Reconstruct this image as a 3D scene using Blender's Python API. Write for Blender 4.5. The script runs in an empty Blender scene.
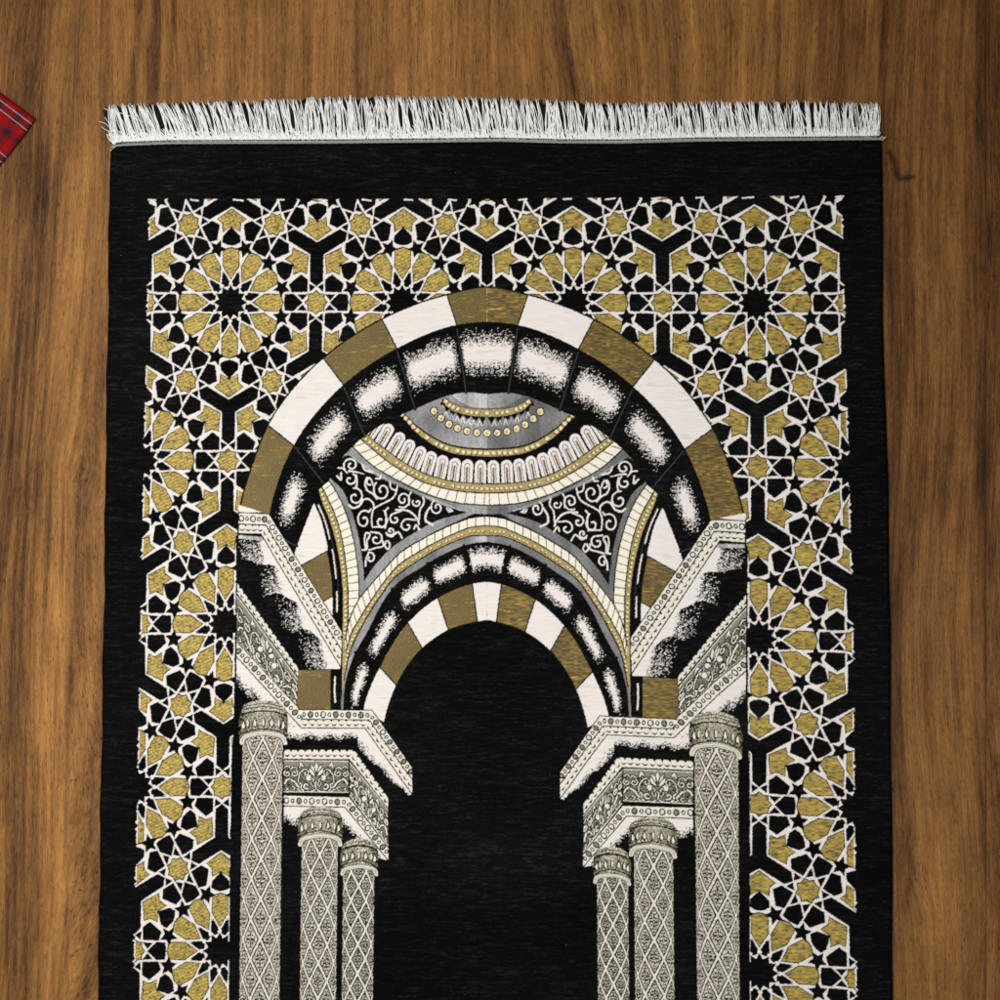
import bpy, bmesh, math, random
import numpy as np

random.seed(7)
rng = np.random.default_rng(11)
C = bpy.context.scene.collection
MM = 0.001            # one design unit = 1 mm
CAM_H = 1.45          # camera height above the floor (m)


def P(u, v, z=0.0):
    """design units (u to the right, v downwards, 500/500 under the camera) -> world point at height z"""
    k = (CAM_H - z) / CAM_H
    return ((u - 500.0) * MM * k, (500.0 - v) * MM * k, z)


# ------------------------------------------------------------------ curves
def cint(x, xs, ys):
    """smooth (Hermite) interpolation through a table"""
    xs = np.asarray(xs, float); ys = np.asarray(ys, float)
    x = np.asarray(x, float)
    m = np.gradient(ys, xs)
    i = np.clip(np.searchsorted(xs, x) - 1, 0, len(xs) - 2)
    h = xs[i + 1] - xs[i]
    t = np.clip((x - xs[i]) / h, 0, 1)
    h00 = (1 + 2 * t) * (1 - t) ** 2; h10 = t * (1 - t) ** 2
    h01 = t * t * (3 - 2 * t); h11 = t * t * (t - 1)
    return h00 * ys[i] + h10 * h * m[i] + h01 * ys[i + 1] + h11 * h * m[i + 1]


def spl(pts, n=10):
    """Catmull-Rom polyline through points"""
    p = np.asarray(pts, float)
    q = np.vstack([2 * p[0] - p[1], p, 2 * p[-1] - p[-2]])
    out = []
    for i in range(1, len(q) - 2):
        t = np.linspace(0, 1, n, endpoint=False)[:, None]
        a, b, c, d = q[i - 1], q[i], q[i + 1], q[i + 2]
        out.append(0.5 * (2 * b + (c - a) * t + (2 * a - 5 * b + 4 * c - d) * t ** 2 + (3 * b - a - 3 * c + d) * t ** 3))
    out.append(p[-1:])
    return np.vstack(out)


def along(curve, step, start=0.5):
    c = np.asarray(curve, float)
    d = np.r_[0, np.cumsum(np.hypot(*np.diff(c, axis=0).T))]
    s = np.arange(step * start, d[-1], step)
    return np.c_[np.interp(s, d, c[:, 0]), np.interp(s, d, c[:, 1])], s, d[-1]


def at_frac(curve, f):
    c = np.asarray(curve, float)
    d = np.r_[0, np.cumsum(np.hypot(*np.diff(c, axis=0).T))]
    s = np.asarray(f) * d[-1]
    return np.c_[np.interp(s, d, c[:, 0]), np.interp(s, d, c[:, 1])]


# ------------------------------------------------------------------ the weave: which thread lies where
# the design of the left half is laid out at 4 threads per mm (the right half mirrors it, as it is woven)
SS = 4
U0, U1, V0, V1 = 84, 490, 84, 1190
CW, CH = (U1 - U0) * SS, (V1 - V0) * SS
CV = np.zeros((CH, CW), np.uint8)
(BLACK, WHITE, GOLD, OLIVE, SILVER, CREAM, LINE, GREY, CAPITAL, BEAD, BEADBAND, DIM, TILE, DSILVER, CFILL) = range(15)

n1 = rng.random((int((V1 - V0) / 0.65) + 2, int((U1 - U0) / 0.8) + 2)).astype(np.float32)
n2 = rng.random((int((V1 - V0) / 1.3) + 2, int((U1 - U0) / 1.8) + 2)).astype(np.float32)


def box(us, vs, pad=1.0):
    i0 = max(0, int((min(us) - pad - U0) * SS)); i1 = min(CW, int((max(us) + pad - U0) * SS) + 2)
    j0 = max(0, int((min(vs) - pad - V0) * SS)); j1 = min(CH, int((max(vs) + pad - V0) * SS) + 2)
    if i1 <= i0 or j1 <= j0:
        return None
    u = U0 + (np.arange(i0, i1) + .5) / SS; v = V0 + (np.arange(j0, j1) + .5) / SS
    uu, vv = np.meshgrid(u, v)
    return (slice(j0, j1), slice(i0, i1)), uu, vv


def inside(poly, uu, vv):
    p = np.asarray(poly, float)
    m = np.zeros(uu.shape, bool)
    row = vv[:, 0]
    x0, y0 = p[-1]
    for x1, y1 in p:
        if y0 != y1:
            r = np.where((row >= min(y0, y1)) & (row < max(y0, y1)))[0]
            if len(r):
                a, b = r[0], r[-1] + 1
                xc = x0 + (row[a:b] - y0) * (x1 - x0) / (y1 - y0)
                m[a:b] ^= uu[a:b] < xc[:, None]
        x0, y0 = x1, y1
    return m


def fill(poly, c):
    p = np.asarray(poly, float)
    b = box(p[:, 0], p[:, 1])
    if b is None:
        return
    s, uu, vv = b
    CV[s][inside(p, uu, vv)] = c


def stroke(pts, w, c, w1=None):
    p = np.asarray(pts, float)
    n = len(p) - 1
    for i in range(n):
        a, b_ = p[i], p[i + 1]
        ww = w if w1 is None else w + (w1 - w) * (i + .5) / n
        b = box((a[0], b_[0]), (a[1], b_[1]), ww)
        if b is None:
            continue
        s, uu, vv = b
        d = b_ - a
        L = max(1e-9, d @ d)
        t = np.clip(((uu - a[0]) * d[0] + (vv - a[1]) * d[1]) / L, 0, 1)
        m = np.hypot(uu - a[0] - t * d[0], vv - a[1] - t * d[1]) < ww / 2
        CV[s][m] = c


def ell(cx, cy, rx, ry, c, ang=0.0):
    R = max(rx, ry)
    b = box((cx - R, cx + R), (cy - R, cy + R))
    if b is None:
        return
    s, uu, vv = b
    ca, sa = math.cos(ang), math.sin(ang)
    x = (uu - cx) * ca + (vv - cy) * sa; y = -(uu - cx) * sa + (vv - cy) * ca
    CV[s][(x / rx) ** 2 + (y / ry) ** 2 < 1] = c


_smp = 0.62 * rng.random(40000) + 0.38 * rng.random(40000)
_np = np.linspace(0, 1, 60); _nq = np.quantile(_smp, _np)          # evens the noise out to 0..1


def stitch_noise(uu, vv):
    a = n1[((vv - V0) / 0.65).astype(int), ((uu - U0) / 0.8).astype(int)]
    b = n2[((vv - V0) / 1.3).astype(int), ((uu - U0) / 1.8).astype(int)]
    return np.interp(0.62 * a + 0.38 * b, _nq, _np)


def dither(poly, pf, c=WHITE, base=None):
    """scattered single stitches of one thread, thinning out as the woven shading does"""
    p = np.asarray(poly, float)
    b = box(p[:, 0], p[:, 1])
    if b is None:
        return
    s, uu, vv = b
    m = inside(p, uu, vv)
    if base is not None:
        CV[s][m] = base
    pr = pf(uu, vv)
    m &= stitch_noise(uu, vv) < pr
    CV[s][m] = c


def band(a, b, c):
    fill(np.vstack([np.asarray(a, float), np.asarray(b, float)[::-1]]), c)


def lerp(a, b, t):
    return (a[0] + (b[0] - a[0]) * t, a[1] + (b[1] - a[1]) * t)


# ---- border: twelve-pointed rosettes on a triangular net
def pol(r, deg):
    return (r * math.cos(math.radians(deg)), r * math.sin(math.radians(deg)))


def refl(poly, deg):
    a = math.radians(2 * deg); ca, sa = math.cos(a), math.sin(a)
    return [(x * ca + y * sa, x * sa - y * ca) for x, y in poly]


def sym0(half):
    return half + [(x, -y) for x, y in half[::-1]]


def rot(poly, deg):
    a = math.radians(deg); ca, sa = math.cos(a), math.sin(a)
    return [(x * ca - y * sa, x * sa + y * ca) for x, y in poly]


gold_cells, dark_cells = [], []
petal = sym0([(.136, 0), (.205, .0405), (.289, .0415), (.298, 0)])
gold_cells += [petal, rot(petal, 30)]
arrow = [(.513, 0), (.461, .077), (.440, .046), (.397, .045), (.4285, 0)]
gold_cells.append(rot(sym0(arrow), 30))
gold_cells.append([(.5 + pol(.058 if k % 2 == 0 else .044, 22.5 * k)[0], pol(.058 if k % 2 == 0 else .044, 22.5 * k)[1]) for k in range(16)])
dark_cells.append([pol(.090 if k % 2 == 0 else .062, 15 * k) for k in range(24)])
dart = [(.092, .037), (.166, .041), (.117, .0137), (.094, .022)]
dark_cells += [dart, refl(dart, 15)]
dark_cells.append(sym0([(.319, 0), (.322, .039), (.366, .041), (.4135, 0)]))
dark_cells.append([(.4075, .1475), (.443, .123), (.443, .063), (.360, .061), (.348, .101)])
dark_cells.append(rot(sym0([(.411, 0), (.367, .043), (.336, .046), (.326, .02), (.323, 0)]), 30))
star5 = []   # the little five-pointed stars between the petals
for k in range(10):
    r = .0455 if k % 2 == 0 else .0175
    q = rot([pol(r, 36 * k)], 15 + 180)[0]
    star5.append((.308 * math.cos(math.radians(15)) + q[0], .308 * math.sin(math.radians(15)) + q[1]))
dark_cells.append(star5)
dark_cells.append([(.396, .041), (.443, .0437), (.42, .019)])
dark_cells.append([(.461, .098), (.488, .085), (.464, .0656)])
dark_cells.append([(.5, .096), (.466, .125), (.4635, .268), (.5, .290), (.53, .29), (.53, .09)])


def in_poly(poly, x, y):
    m = np.zeros(x.shape, bool)
    x0, y0 = poly[-1]
    for x1, y1 in poly:
        if y0 != y1:
            m ^= ((y0 > y) != (y1 > y)) & (x < x0 + (y - y0) * (x1 - x0) / (y1 - y0))
        x0, y0 = x1, y1
    return m


def grow(poly, d):
    p = np.asarray(poly); c = p.mean(axis=0)
    v = p - c; n = np.hypot(v[:, 0], v[:, 1])[:, None]
    return [tuple(q) for q in c + v * (1 + d / n)]


ROWV = [-20, 146.4, 302.4, 460.5, 624, 787, 951, 1114, 1278]
ROWI = np.arange(-1, 8)


def border():
    for j0 in range(int((198 - V0) * SS), CH, 512):
        j1 = min(CH, j0 + 512)
        v = V0 + (np.arange(j0, j1) + .5) / SS; u = U0 + (np.arange(CW) + .5) / SS
        uu, vv = np.meshgrid(u, v)
        x = (uu - (230.4 - .0168 * (vv - 302.4))) / 171.5
        y = (np.interp(vv, ROWV, ROWI) - 1) * .8660254
        best = np.full(x.shape, 9.0); bx = np.zeros_like(x); by = np.zeros_like(x)
        j = np.round(y / .8660254)
        for dj in (-1, 0, 1):
            jj = j + dj
            cy = jj * .8660254
            cx0 = (np.mod(jj, 2)) * .5
            cx = np.round(x - cx0) + cx0
            d = (x - cx) ** 2 + (y - cy) ** 2
            m = d < best
            best[m] = d[m]; bx[m] = (x - cx)[m]; by[m] = (y - cy)[m]
        r = np.sqrt(best); th = np.mod(np.arctan2(by, bx), math.pi / 3)
        th = np.where(th > math.pi / 6, math.pi / 3 - th, th)
        fx, fy = r * np.cos(th), r * np.sin(th)
        code = np.full(x.shape, WHITE, np.uint8)
        for g in gold_cells:
            code[in_poly(grow(g, .0105), fx, fy)] = LINE
            code[in_poly(grow(g, .0045), fx, fy)] = GOLD
        for g in dark_cells:
            code[in_poly(grow(g, .0082), fx, fy)] = BLACK
        le = np.interp(vv, [199, 460, 640, 950, 1200], [149.5, 143.8, 140.3, 134.0, 130])
        wob = 1.2 * np.sin(vv * .9) * (np.sin(vv * .23) > .3)
        ri = np.interp(vv, [480, 520, 600, 830, 1000, 1200], [240, 239.5, 235.8, 231.5, 229, 226])
        ri = np.where(vv < 506, 999, ri)
        keep = (uu > le + wob) & (uu < ri) & (vv > 199)
        s = (slice(j0, j1), slice(0, CW))
        CV[s][keep] = code[keep]
        # the white outline thread closes the cells where the border is cut off
        edge = keep & (code == GOLD) & (((uu - le) < 1.3) | ((ri - uu) < 1.4))
        CV[s][edge] = WHITE
    # woven-in ends along the upper cut
    for u in np.arange(152, 486, 171.5 / 4):
        stroke([(u - 6 + rng.random() * 3, 199.6), (u + 3 + rng.random() * 4, 199.8 + rng.random())], 1.6, WHITE)


# ---- the arches
PX, PY = 487.0, 540.0


def polar_table(pts, cx, cy):
    a = sorted((math.degrees(math.atan2(cy - y, cx - x)), math.hypot(cx - x, cy - y)) for x, y in pts)
    lo = a[-1]
    # mirror the last two for a level crown
    ext = [(180 - t, r) for t, r in a[::-1] if t < 89.9][:2]
    a = a + ext
    return [t for t, _ in a], [r for _, r in a]


R1 = polar_table([(487, 287), (447, 294.5), (382, 319), (323, 358), (268, 425), (253, 462), (240, 508)], PX, PY)
R2 = polar_table([(487, 322.5), (457, 325.5), (397, 349), (343, 386), (294, 446), (270, 514), (264, 560)], PX, PY)
R3 = polar_table([(487, 394), (466, 392.5), (415, 409), (365, 436), (323, 483), (295, 553), (290, 580)], PX, PY)
QX, QY = 487.0, 700.0
S0 = polar_table([(487, 542), (466, 545), (440, 556), (420, 568), (400, 581), (366, 634), (352, 660), (345, 685), (343, 712), (342, 730)], QX, QY)
S1 = polar_table([(487, 582), (472, 584), (438, 598), (408, 623), (380, 667), (364, 708), (362, 730)], QX, QY)
S2 = polar_table([(487, 620), (477, 621.5), (448, 630), (422, 648), (396, 685), (384, 721), (381, 740)], QX, QY)


def ppt(tab, deg, cx, cy):
    deg = np.asarray(deg, float); r = cint(deg, *tab); a = np.radians(deg)
    return np.c_[cx - r * np.cos(a), cy - r * np.sin(a)]


def parc(tab, a, b, cx, cy, n=24):
    return ppt(tab, np.linspace(a, b, n), cx, cy)


def voussoirs(out, inn, seps, codes, cx, cy):
    for (a, b), (a2, b2), c in zip(seps[:-1], seps[1:], codes):
        po = parc(out, a, a2, cx, cy); pi_ = parc(inn, b, b2, cx, cy)
        band(po, pi_, c)
    for a, b in seps[:-1]:
        stroke([ppt(out, [a], cx, cy)[0], ppt(inn, [b], cx, cy)[0]], 1.3, LINE)


def torus_band(out, inn, seps, cx, cy, cores, sep_col=DIM, seplen=1.0):
    a_lo = seps[-1][0] - 1; a_hi = 90.5
    band(parc(out, a_hi, a_lo, cx, cy, 60), parc(inn, a_hi, seps[-1][1] - 1, cx, cy, 60), BLACK)
    for k, ((a, b), (a2, b2)) in enumerate(zip(seps[:-1], seps[1:])):
        poly = np.vstack([parc(out, a, a2, cx, cy), parc(inn, b, b2, cx, cy)[::-1]])
        rc, rs, ends, soft = cores[k]

        def pf(uu, vv, a=a, b=b, a2=a2, b2=b2, rc=rc, rs=rs, ends=ends, soft=soft):
            th = np.degrees(np.arctan2(cy - vv, cx - uu)); r = np.hypot(uu - cx, vv - cy)
            ro = cint(th, *out); ri = cint(th, *inn)
            rho = (ro - r) / (ro - ri)
            sa = a + (b - a) * rho; sb = a2 + (b2 - a2) * rho
            if a > 90:
                sa = 180 - sb
            al = np.abs((th - (sa + sb) / 2) / ((sa - sb) / 2))
            hr = np.clip(1.30 - np.abs(rho - rc) / rs, 0, 1.15)
            ha = np.clip(1.15 - (al - ends) / soft, 0, 1.1)
            return np.clip(hr, 0, 1.1) ** 1.9 * np.clip(ha, 0, 1) ** 1.2
        dither(poly, pf)
    for a, b in seps[1:-1] if seps[0][0] >= 90 else seps[:-1]:
        p0 = ppt(out, [a], cx, cy)[0]; p1 = ppt(inn, [b], cx, cy)[0]
        stroke([p0, p1], 3.0, BLACK)
        stroke([lerp(p0, p1, .04), lerp(p0, p1, seplen)], .9, sep_col)


def tiles(a, b, step, c=TILE, lc=OLIVE, start=.5):
    band(a, b, c)
    n = int(max(along(a, 1)[2], along(b, 1)[2]) / step)
    f = (np.arange(n) + start) / n
    for p, q in zip(at_frac(a, f), at_frac(b, f)):
        stroke([p, q], .95, lc)


def beadrow(a, b, step, rr=1.45):
    band(a, b, BEADBAND)
    n = int(along(a, 1)[2] / step)
    f = (np.arange(n) + .5) / n
    for p, q in zip(at_frac(a, f), at_frac(b, f)):
        m = (p + q) / 2 + rng.normal(0, .22, 2)
        if rng.random() < .12:
            continue
        ell(m[0] + .5, m[1] + .6, rr + .5, rr + .5, OLIVE)
        ell(m[0], m[1], rr, rr, BEAD)


def spiral(cx, cy, r, a0, turns, w=1.5, sgn=1, c=WHITE, tail=None, squash=1.0):
    n = max(10, int(26 * abs(turns)))
    t = np.linspace(0, 1, n)
    ang = np.radians(a0) + sgn * t * turns * 2 * math.pi
    rad = r * (1 - .80 * t ** 1.1)
    pts = np.c_[cx + rad * np.cos(ang), cy - rad * np.sin(ang) * squash]
    if tail is not None:
        pts = np.vstack([spl([tail] + [tuple(pts[0]), tuple(pts[2])], 6)[:-6], pts])
    stroke(pts, w, c, w * 1.15)
    ell(pts[-1][0], pts[-1][1], w * .68, w * .68, c)


def dome():
    # silver lens, bead rings, arcade, tile ring
    R3c = parc(R3, 90.5, 20, PX, PY, 60)
    g1b = spl([(396, 405), (408, 418), (420, 429), (440, 441.5), (460, 447.5), (489, 449.8)])
    lens = np.vstack([spl([(412, 407), (440, 397), (489, 390)]), g1b[::-1]])
    # weft floats of two greys, in soft vertical slubs, with a painted sheen on the axis
    fill(lens, DSILVER)
    inner = np.vstack([spl([(453, 394), (470, 391), (489, 390)]), spl([(489, 408.2), (478, 407.6), (466, 404.5), (453, 397)])])
    zig = np.vstack([spl([(443, 398), (446, 404), (456, 411), (470, 415.5), (489, 417)]),
                     [(489, 419.5), (486, 416.5), (483, 424), (479, 417.5), (475, 422.5), (471, 416), (467.5, 421), (463, 415), (459.5, 419.5), (456, 412.5), (452, 416.5), (449.5, 409.5), (446, 412), (444, 405), (440, 405)]])
    fill(zig, BLACK)
    fill(inner, SILVER)
    for k in range(8):
        p = (446 + 5.6 * k, 411 + 9 * (1 - ((7 - k) / 7.) ** 2) + 1.5)
        stroke([(p[0] - 2, p[1] + 4), (p[0], p[1] - 1), (p[0] + 2, p[1] + 4.5)], .9, SILVER if k % 2 else WHITE)
    a = spl([(445, 398), (452, 403), (462, 407), (474, 409), (489, 409.6)])
    b = spl([(443, 402), (450, 409), (460, 413.3), (473, 416), (489, 416.8)])
    stroke(a, 1.3, LINE); beadrow(a, b, 4.6, 1.7)
    for x, y in [(434, 411), (441, 418), (449, 424), (457.5, 428.3), (467, 431), (476.8, 432.6), (486.6, 433)]:
        ell(x, y, 4.1, 4.3, LINE); ell(x, y, 3.1, 3.3, BEAD); ell(x + .6, y + .5, 1.3, 1.4, BEADBAND)
    g1a = g1b - [0, 1.2]
    g1c = spl([(398, 409), (408, 423), (420, 435.5), (440, 448.5), (460, 454.5), (489, 456.8)])
    band(g1a, g1b + [0, 1], LINE)
    beadrow(g1b + [0, .6], g1c, 5.6, 1.9)
    # arcade
    g2a = spl([(352, 420), (369, 436.5), (385, 449), (400, 460), (420, 471.5), (440, 478.5), (460, 482.3), (489, 484)])
    g2b = spl([(349, 428), (366, 443.5), (385, 459.5), (400, 469.5), (420, 480.7), (440, 487.3), (460, 491.3), (489, 493.3)])
    tb = spl([(335, 430), (352, 446), (370, 463), (385, 473), (400, 481), (420, 490.8), (440, 498), (460, 502.8), (489, 505.2)])
    gb = spl([(331, 440), (348, 454.5), (370, 471), (385, 479.5), (400, 486), (420, 495), (440, 503.5), (455, 509.5), (467, 512.8), (489, 514.5)])
    band(spl([(380, 420), (400, 436), (425, 449), (450, 457), (489, 460)]), g2a, BLACK)
    d = np.r_[0, np.cumsum(np.hypot(*np.diff(g2a, axis=0).T))]
    end = d[-1] - 2.0
    k = 0
    while True:
        s = end - 6.9 - 13.8 * k
        if s < 18:
            break
        bx, by = np.interp(s, d, g2a[:, 0]), np.interp(s, d, g2a[:, 1])
        s2 = max(0, s - 3)
        tx, ty = bx - np.interp(s2, d, g2a[:, 0]), by - np.interp(s2, d, g2a[:, 1])
        L = math.hypot(tx, ty); nx, ny = ty / L * .75, -tx / L
        L = math.hypot(nx, ny); nx /= L; ny /= L
        H = 17.6
        top = (bx + nx * H, by + ny * H)
        stroke([(bx, by), top], 11.6, WHITE)
        stroke([(bx, by), (bx + nx * (H - .3), by + ny * (H - .3))], 5.6, LINE)
        stroke([(bx, by), (bx + nx * (H - .3), by + ny * (H - .3))], 4.2, WHITE)
        stroke([(bx, by), (bx + nx * (H - 2.5), by + ny * (H - 2.5))], 2.0, OLIVE)
        k += 1
    stroke(g2a, 1.2, LINE)
    beadrow(g2a + [0, .5], g2b, 4.7, 1.35)
    tiles(g2b, tb, 9.3)
    stroke(g2b, 1.3, LINE)
    band(tb, gb, DSILVER)
    c2 = tb * .5 + gb[np.minimum(np.arange(len(tb)), len(gb) - 1)] * .5 if len(tb) == len(gb) else None
    stroke(tb + [0, .4], 1.3, LINE)
    return tb, gb


def spandrel(tb, gb):
    # coloured stones and dark moulding seen through the great arch
    fill([(313, 505), (318, 500), (328, 545), (327, 552), (300, 567), (293, 556)], WHITE)
    fill([(300, 566), (327, 551), (334, 590), (332, 597), (322, 603)], OLIVE)
    fill([(322, 602.5), (333, 596), (334, 622), (331, 620)], WHITE)
    stroke([(300, 566), (327, 551)], 1.1, LINE); stroke([(322, 602.5), (333, 596)], 1.1, LINE)
    k0 = spl([(311, 494), (314, 503), (321, 520), (326, 540), (330, 560), (331.8, 580), (332.5, 605), (332, 640), (331, 712)])
    k1 = spl([(318, 490), (322, 503), (329, 520), (335, 540), (339, 560), (341.5, 580), (342.5, 600), (342, 640), (341, 712)])
    band(k0, k1, BLACK)
    mid = (k0 * .55 + k1 * .45)
    for f0, f1 in ((.06, .22), (.27, .40), (.46, .55)):
        stroke(at_frac(mid, np.linspace(f0, f1, 10)), 1.3, WHITE)
    stroke(at_frac(mid + [1.5, 0], np.linspace(.05, .5, 10)), .5, DIM)
    k2 = spl([(322, 487), (326, 495), (334, 512), (340, 530), (344, 550), (346.5, 570), (348, 590), (348.2, 610), (347.6, 640)])
    band(k1[:len(k2)], k2, BEADBAND)
    beadrow(spl([(318, 490), (322, 503), (329, 520), (335, 540), (339, 560), (341.5, 580), (342.5, 600), (342.2, 640)]), k2, 4.3, 1.25)
    k3 = spl([(329, 481), (334, 488), (342, 503), (349, 522), (353.5, 540), (357, 560), (358.7, 580), (359, 598), (358, 615), (350, 640)])
    tiles(k2[:len(k3)], k3, 7.6)
    stroke(k1, 1.2, LINE); stroke(k2, 1.2, LINE)
    # dark field of the pendentive and its silver edge
    out = np.vstack([gb[8:-6], spl([(472, 514.5), (458, 521), (440, 529), (420, 539.5), (400, 552), (381, 572), (366, 590), (359, 599)]),
                     k3[:len(k3) - 16][::-1]])
    fill(out, DSILVER)
    left_in = spl([(331, 479), (343, 491), (351, 510), (357, 530), (361, 550), (363.5, 570), (364, 581)])
    low_in = spl([(364, 581), (376, 564), (394, 546), (420, 529.5), (440, 519.5), (467, 512.6)])
    field = np.vstack([spl([(330, 470), (348, 455.5), (370, 472), (385, 480.5), (400, 487), (420, 496), (440, 504.5), (467, 512.6)]), low_in[::-1], left_in[::-1]])
    fill(field, BLACK)
    stroke(k3[:-12], 1.2, LINE)
    q = at_frac(np.vstack([gb]), np.linspace(.14, .84, 40))
    stroke(q - [0, 1.2], 1.1, SILVER)
    # arabesque scrolls
    S = spiral
    S(351, 465, 7.6, 215, 1.25, sgn=-1)
    S(350, 479.5, 6.4, 60, .95, sgn=-1)
    S(355, 497, 8.6, 100, 1.1, sgn=-1, squash=1.05)
    stroke(spl([(349, 505), (353, 508), (359, 506), (363, 500)]), 2.0, WHITE)
    stroke(spl([(337, 476), (341, 480), (341, 473)]), 1.8, WHITE)
    stroke(spl([(338, 468), (343, 468.5), (347, 473)]), 1.4, WHITE)
    stroke(spl([(349, 471), (356, 472), (364, 474)]), 2.2, WHITE, .8)
    stroke(spl([(362, 464), (365, 470), (372, 472)]), 1.5, WHITE, 2.2)
    stroke(spl([(356, 475), (357, 482), (356, 488)]), 1.8, WHITE)
    S(371, 484, 6.5, 100, .35, sgn=1)
    stroke(spl([(367, 477.5), (365, 483), (367, 490), (373, 494), (377, 499)]), 1.7, WHITE)
    stroke(spl([(373, 485), (371, 479.5), (367.5, 477.5)]), 1.4, WHITE)
    S(382, 490.5, 9.0, 130, 1.25, sgn=1, squash=1.15)
    stroke(spl([(376, 478.5), (380, 478.5), (381, 475)]), 1.6, WHITE)
    stroke(spl([(390, 482), (391, 488), (396, 490), (397.5, 486), (395, 495), (390, 500), (380, 505), (374, 509), (371.5, 517), (372, 526)]), 1.5, WHITE)
    S(403, 499.5, 7.6, 240, 1.4, sgn=1, squash=1.1)
    stroke(spl([(409, 505), (409, 497), (411, 492)]), 1.5, WHITE)
    stroke(spl([(362, 500), (368, 499), (373, 503), (374, 508)]), 1.7, WHITE)
    S(364, 520, 7.6, 55, 1.15, sgn=1, squash=1.3, tail=(371, 509))
    S(381, 521, 6.4, 20, .85, sgn=-1, squash=1.2, tail=(385, 528))
    stroke(spl([(373, 527), (378, 527), (385, 526), (386, 515), (384, 511)]), 1.5, WHITE)
    stroke(spl([(388, 508), (385, 512), (387, 520)]), 1.5, WHITE)
    stroke(spl([(396, 510), (405, 510), (412, 513), (417, 519), (419, 524)]), 1.8, WHITE)
    S(395, 519, 5.6, 120, .9, sgn=1, tail=(401, 511))
    S(407, 526, 7.2, 70, .95, sgn=1, tail=(415, 520))
    stroke(spl([(414, 529), (416, 525), (419.5, 530)]), 1.6, WHITE)
    S(390.5, 531, 4.6, 200, 1.1, sgn=1)
    stroke(spl([(387, 535), (392, 536.5), (398, 532), (402, 538)]), 1.6, WHITE)
    S(376, 539, 6.6, 60, .95, sgn=-1, tail=(371, 532))
    stroke(spl([(366, 550), (364.5, 540), (366, 533), (370, 535), (367, 541), (367, 549), (362.5, 550)]), 1.6, WHITE)
    stroke(spl([(383, 541), (383, 546), (376, 548), (369, 550)]), 1.6, WHITE)
    S(370, 558, 5.4, 110, .9, sgn=-1, squash=1.1)
    stroke(spl([(365.6, 566), (366, 559), (369, 553)]), 1.6, WHITE)
    stroke(spl([(386, 541), (385, 546), (388, 549), (390, 545), (388, 541)]), 1.6, WHITE)
    S(417, 502.5, 4.6, 160, .9, sgn=1)
    stroke(spl([(423, 497), (424, 503), (420, 510), (419, 520)]), 1.6, WHITE)
    S(437, 507.5, 6.4, 120, 1.2, sgn=1, squash=1.2)
    stroke(spl([(430, 507), (426, 514), (426, 521), (433, 525)]), 1.8, WHITE, 2.2)
    fill([(445, 506.5), (450, 508), (454, 511.5), (448, 512.5)], WHITE)
    stroke([(445, 506.5), (450, 510), (448, 512)], .7, LINE)
    # pointed inner arch: tile row, bead row, silver
    t0 = spl([(489, 516.3), (478, 517), (466, 519.3), (440, 530), (420, 540.5), (400, 553), (381, 573), (366, 590.5), (358, 601), (350, 618), (345, 640)])
    t1 = spl([(489, 525.6), (478, 526.3), (466, 528.8), (440, 540), (420, 551), (400, 564), (387, 578), (372, 599), (360, 618), (351, 634), (346, 652)])
    t2 = spl([(489, 535.6), (478, 535.6), (466, 537.3), (440, 548), (420, 559.5), (400, 573), (390, 583), (372, 609), (358, 634), (350, 652), (344, 680)])
    band(t1, t2, BEADBAND)
    tiles(t0, t1, 8.6)
    beadrow(t1, t2, 4.0, 1.1)
    sil = parc(S0, 90.5, -6, QX, QY, 70)
    t2x = np.vstack([t2, [(341, 700), (340.5, 714)]])
    band(t2x, sil, DSILVER)
    stroke(t0, 1.2, LINE); stroke(t1, 1.2, LINE); stroke(t2, 1.2, LINE)


def molding_beads(a0, a1, b0, b1, step=6.2, first=0, c=CREAM):
    fill([a0, a1, b1, b0], c)
    a0, a1, b0, b1 = map(np.array, (a0, a1, b0, b1))
    L = np.hypot(*((a1 + b1) / 2 - (a0 + b0) / 2))
    n = max(1, int(round(L / step)))
    d = (a1 - a0) / np.hypot(*(a1 - a0))
    ang = math.atan2(d[1], d[0])
    nrm = np.array([-d[1], d[0]]); H = abs((b0 - a0) @ nrm)
    for i in range(n):
        f = (i + .5) / n
        m = (a0 + (a1 - a0) * f) * .5 + (b0 + (b1 - b0) * f) * .5
        if (i + first) % 2 == 0:
            ry = min(3.5, H * .37)
            ell(m[0], m[1], 2.9, ry, LINE, ang); ell(m[0] + .1, m[1] - .1, 1.65, ry - 1.2, GREY if rng.random() < .5 else CREAM, ang)
        else:
            ry = min(2.4, H * .25)
            ell(m[0], m[1], 1.9, ry, LINE, ang); ell(m[0], m[1], .85, ry - 1.1, CREAM, ang)
    stroke([a0, a1], 1.0, LINE); stroke([b0, b1], 1.1, LINE)


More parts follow.
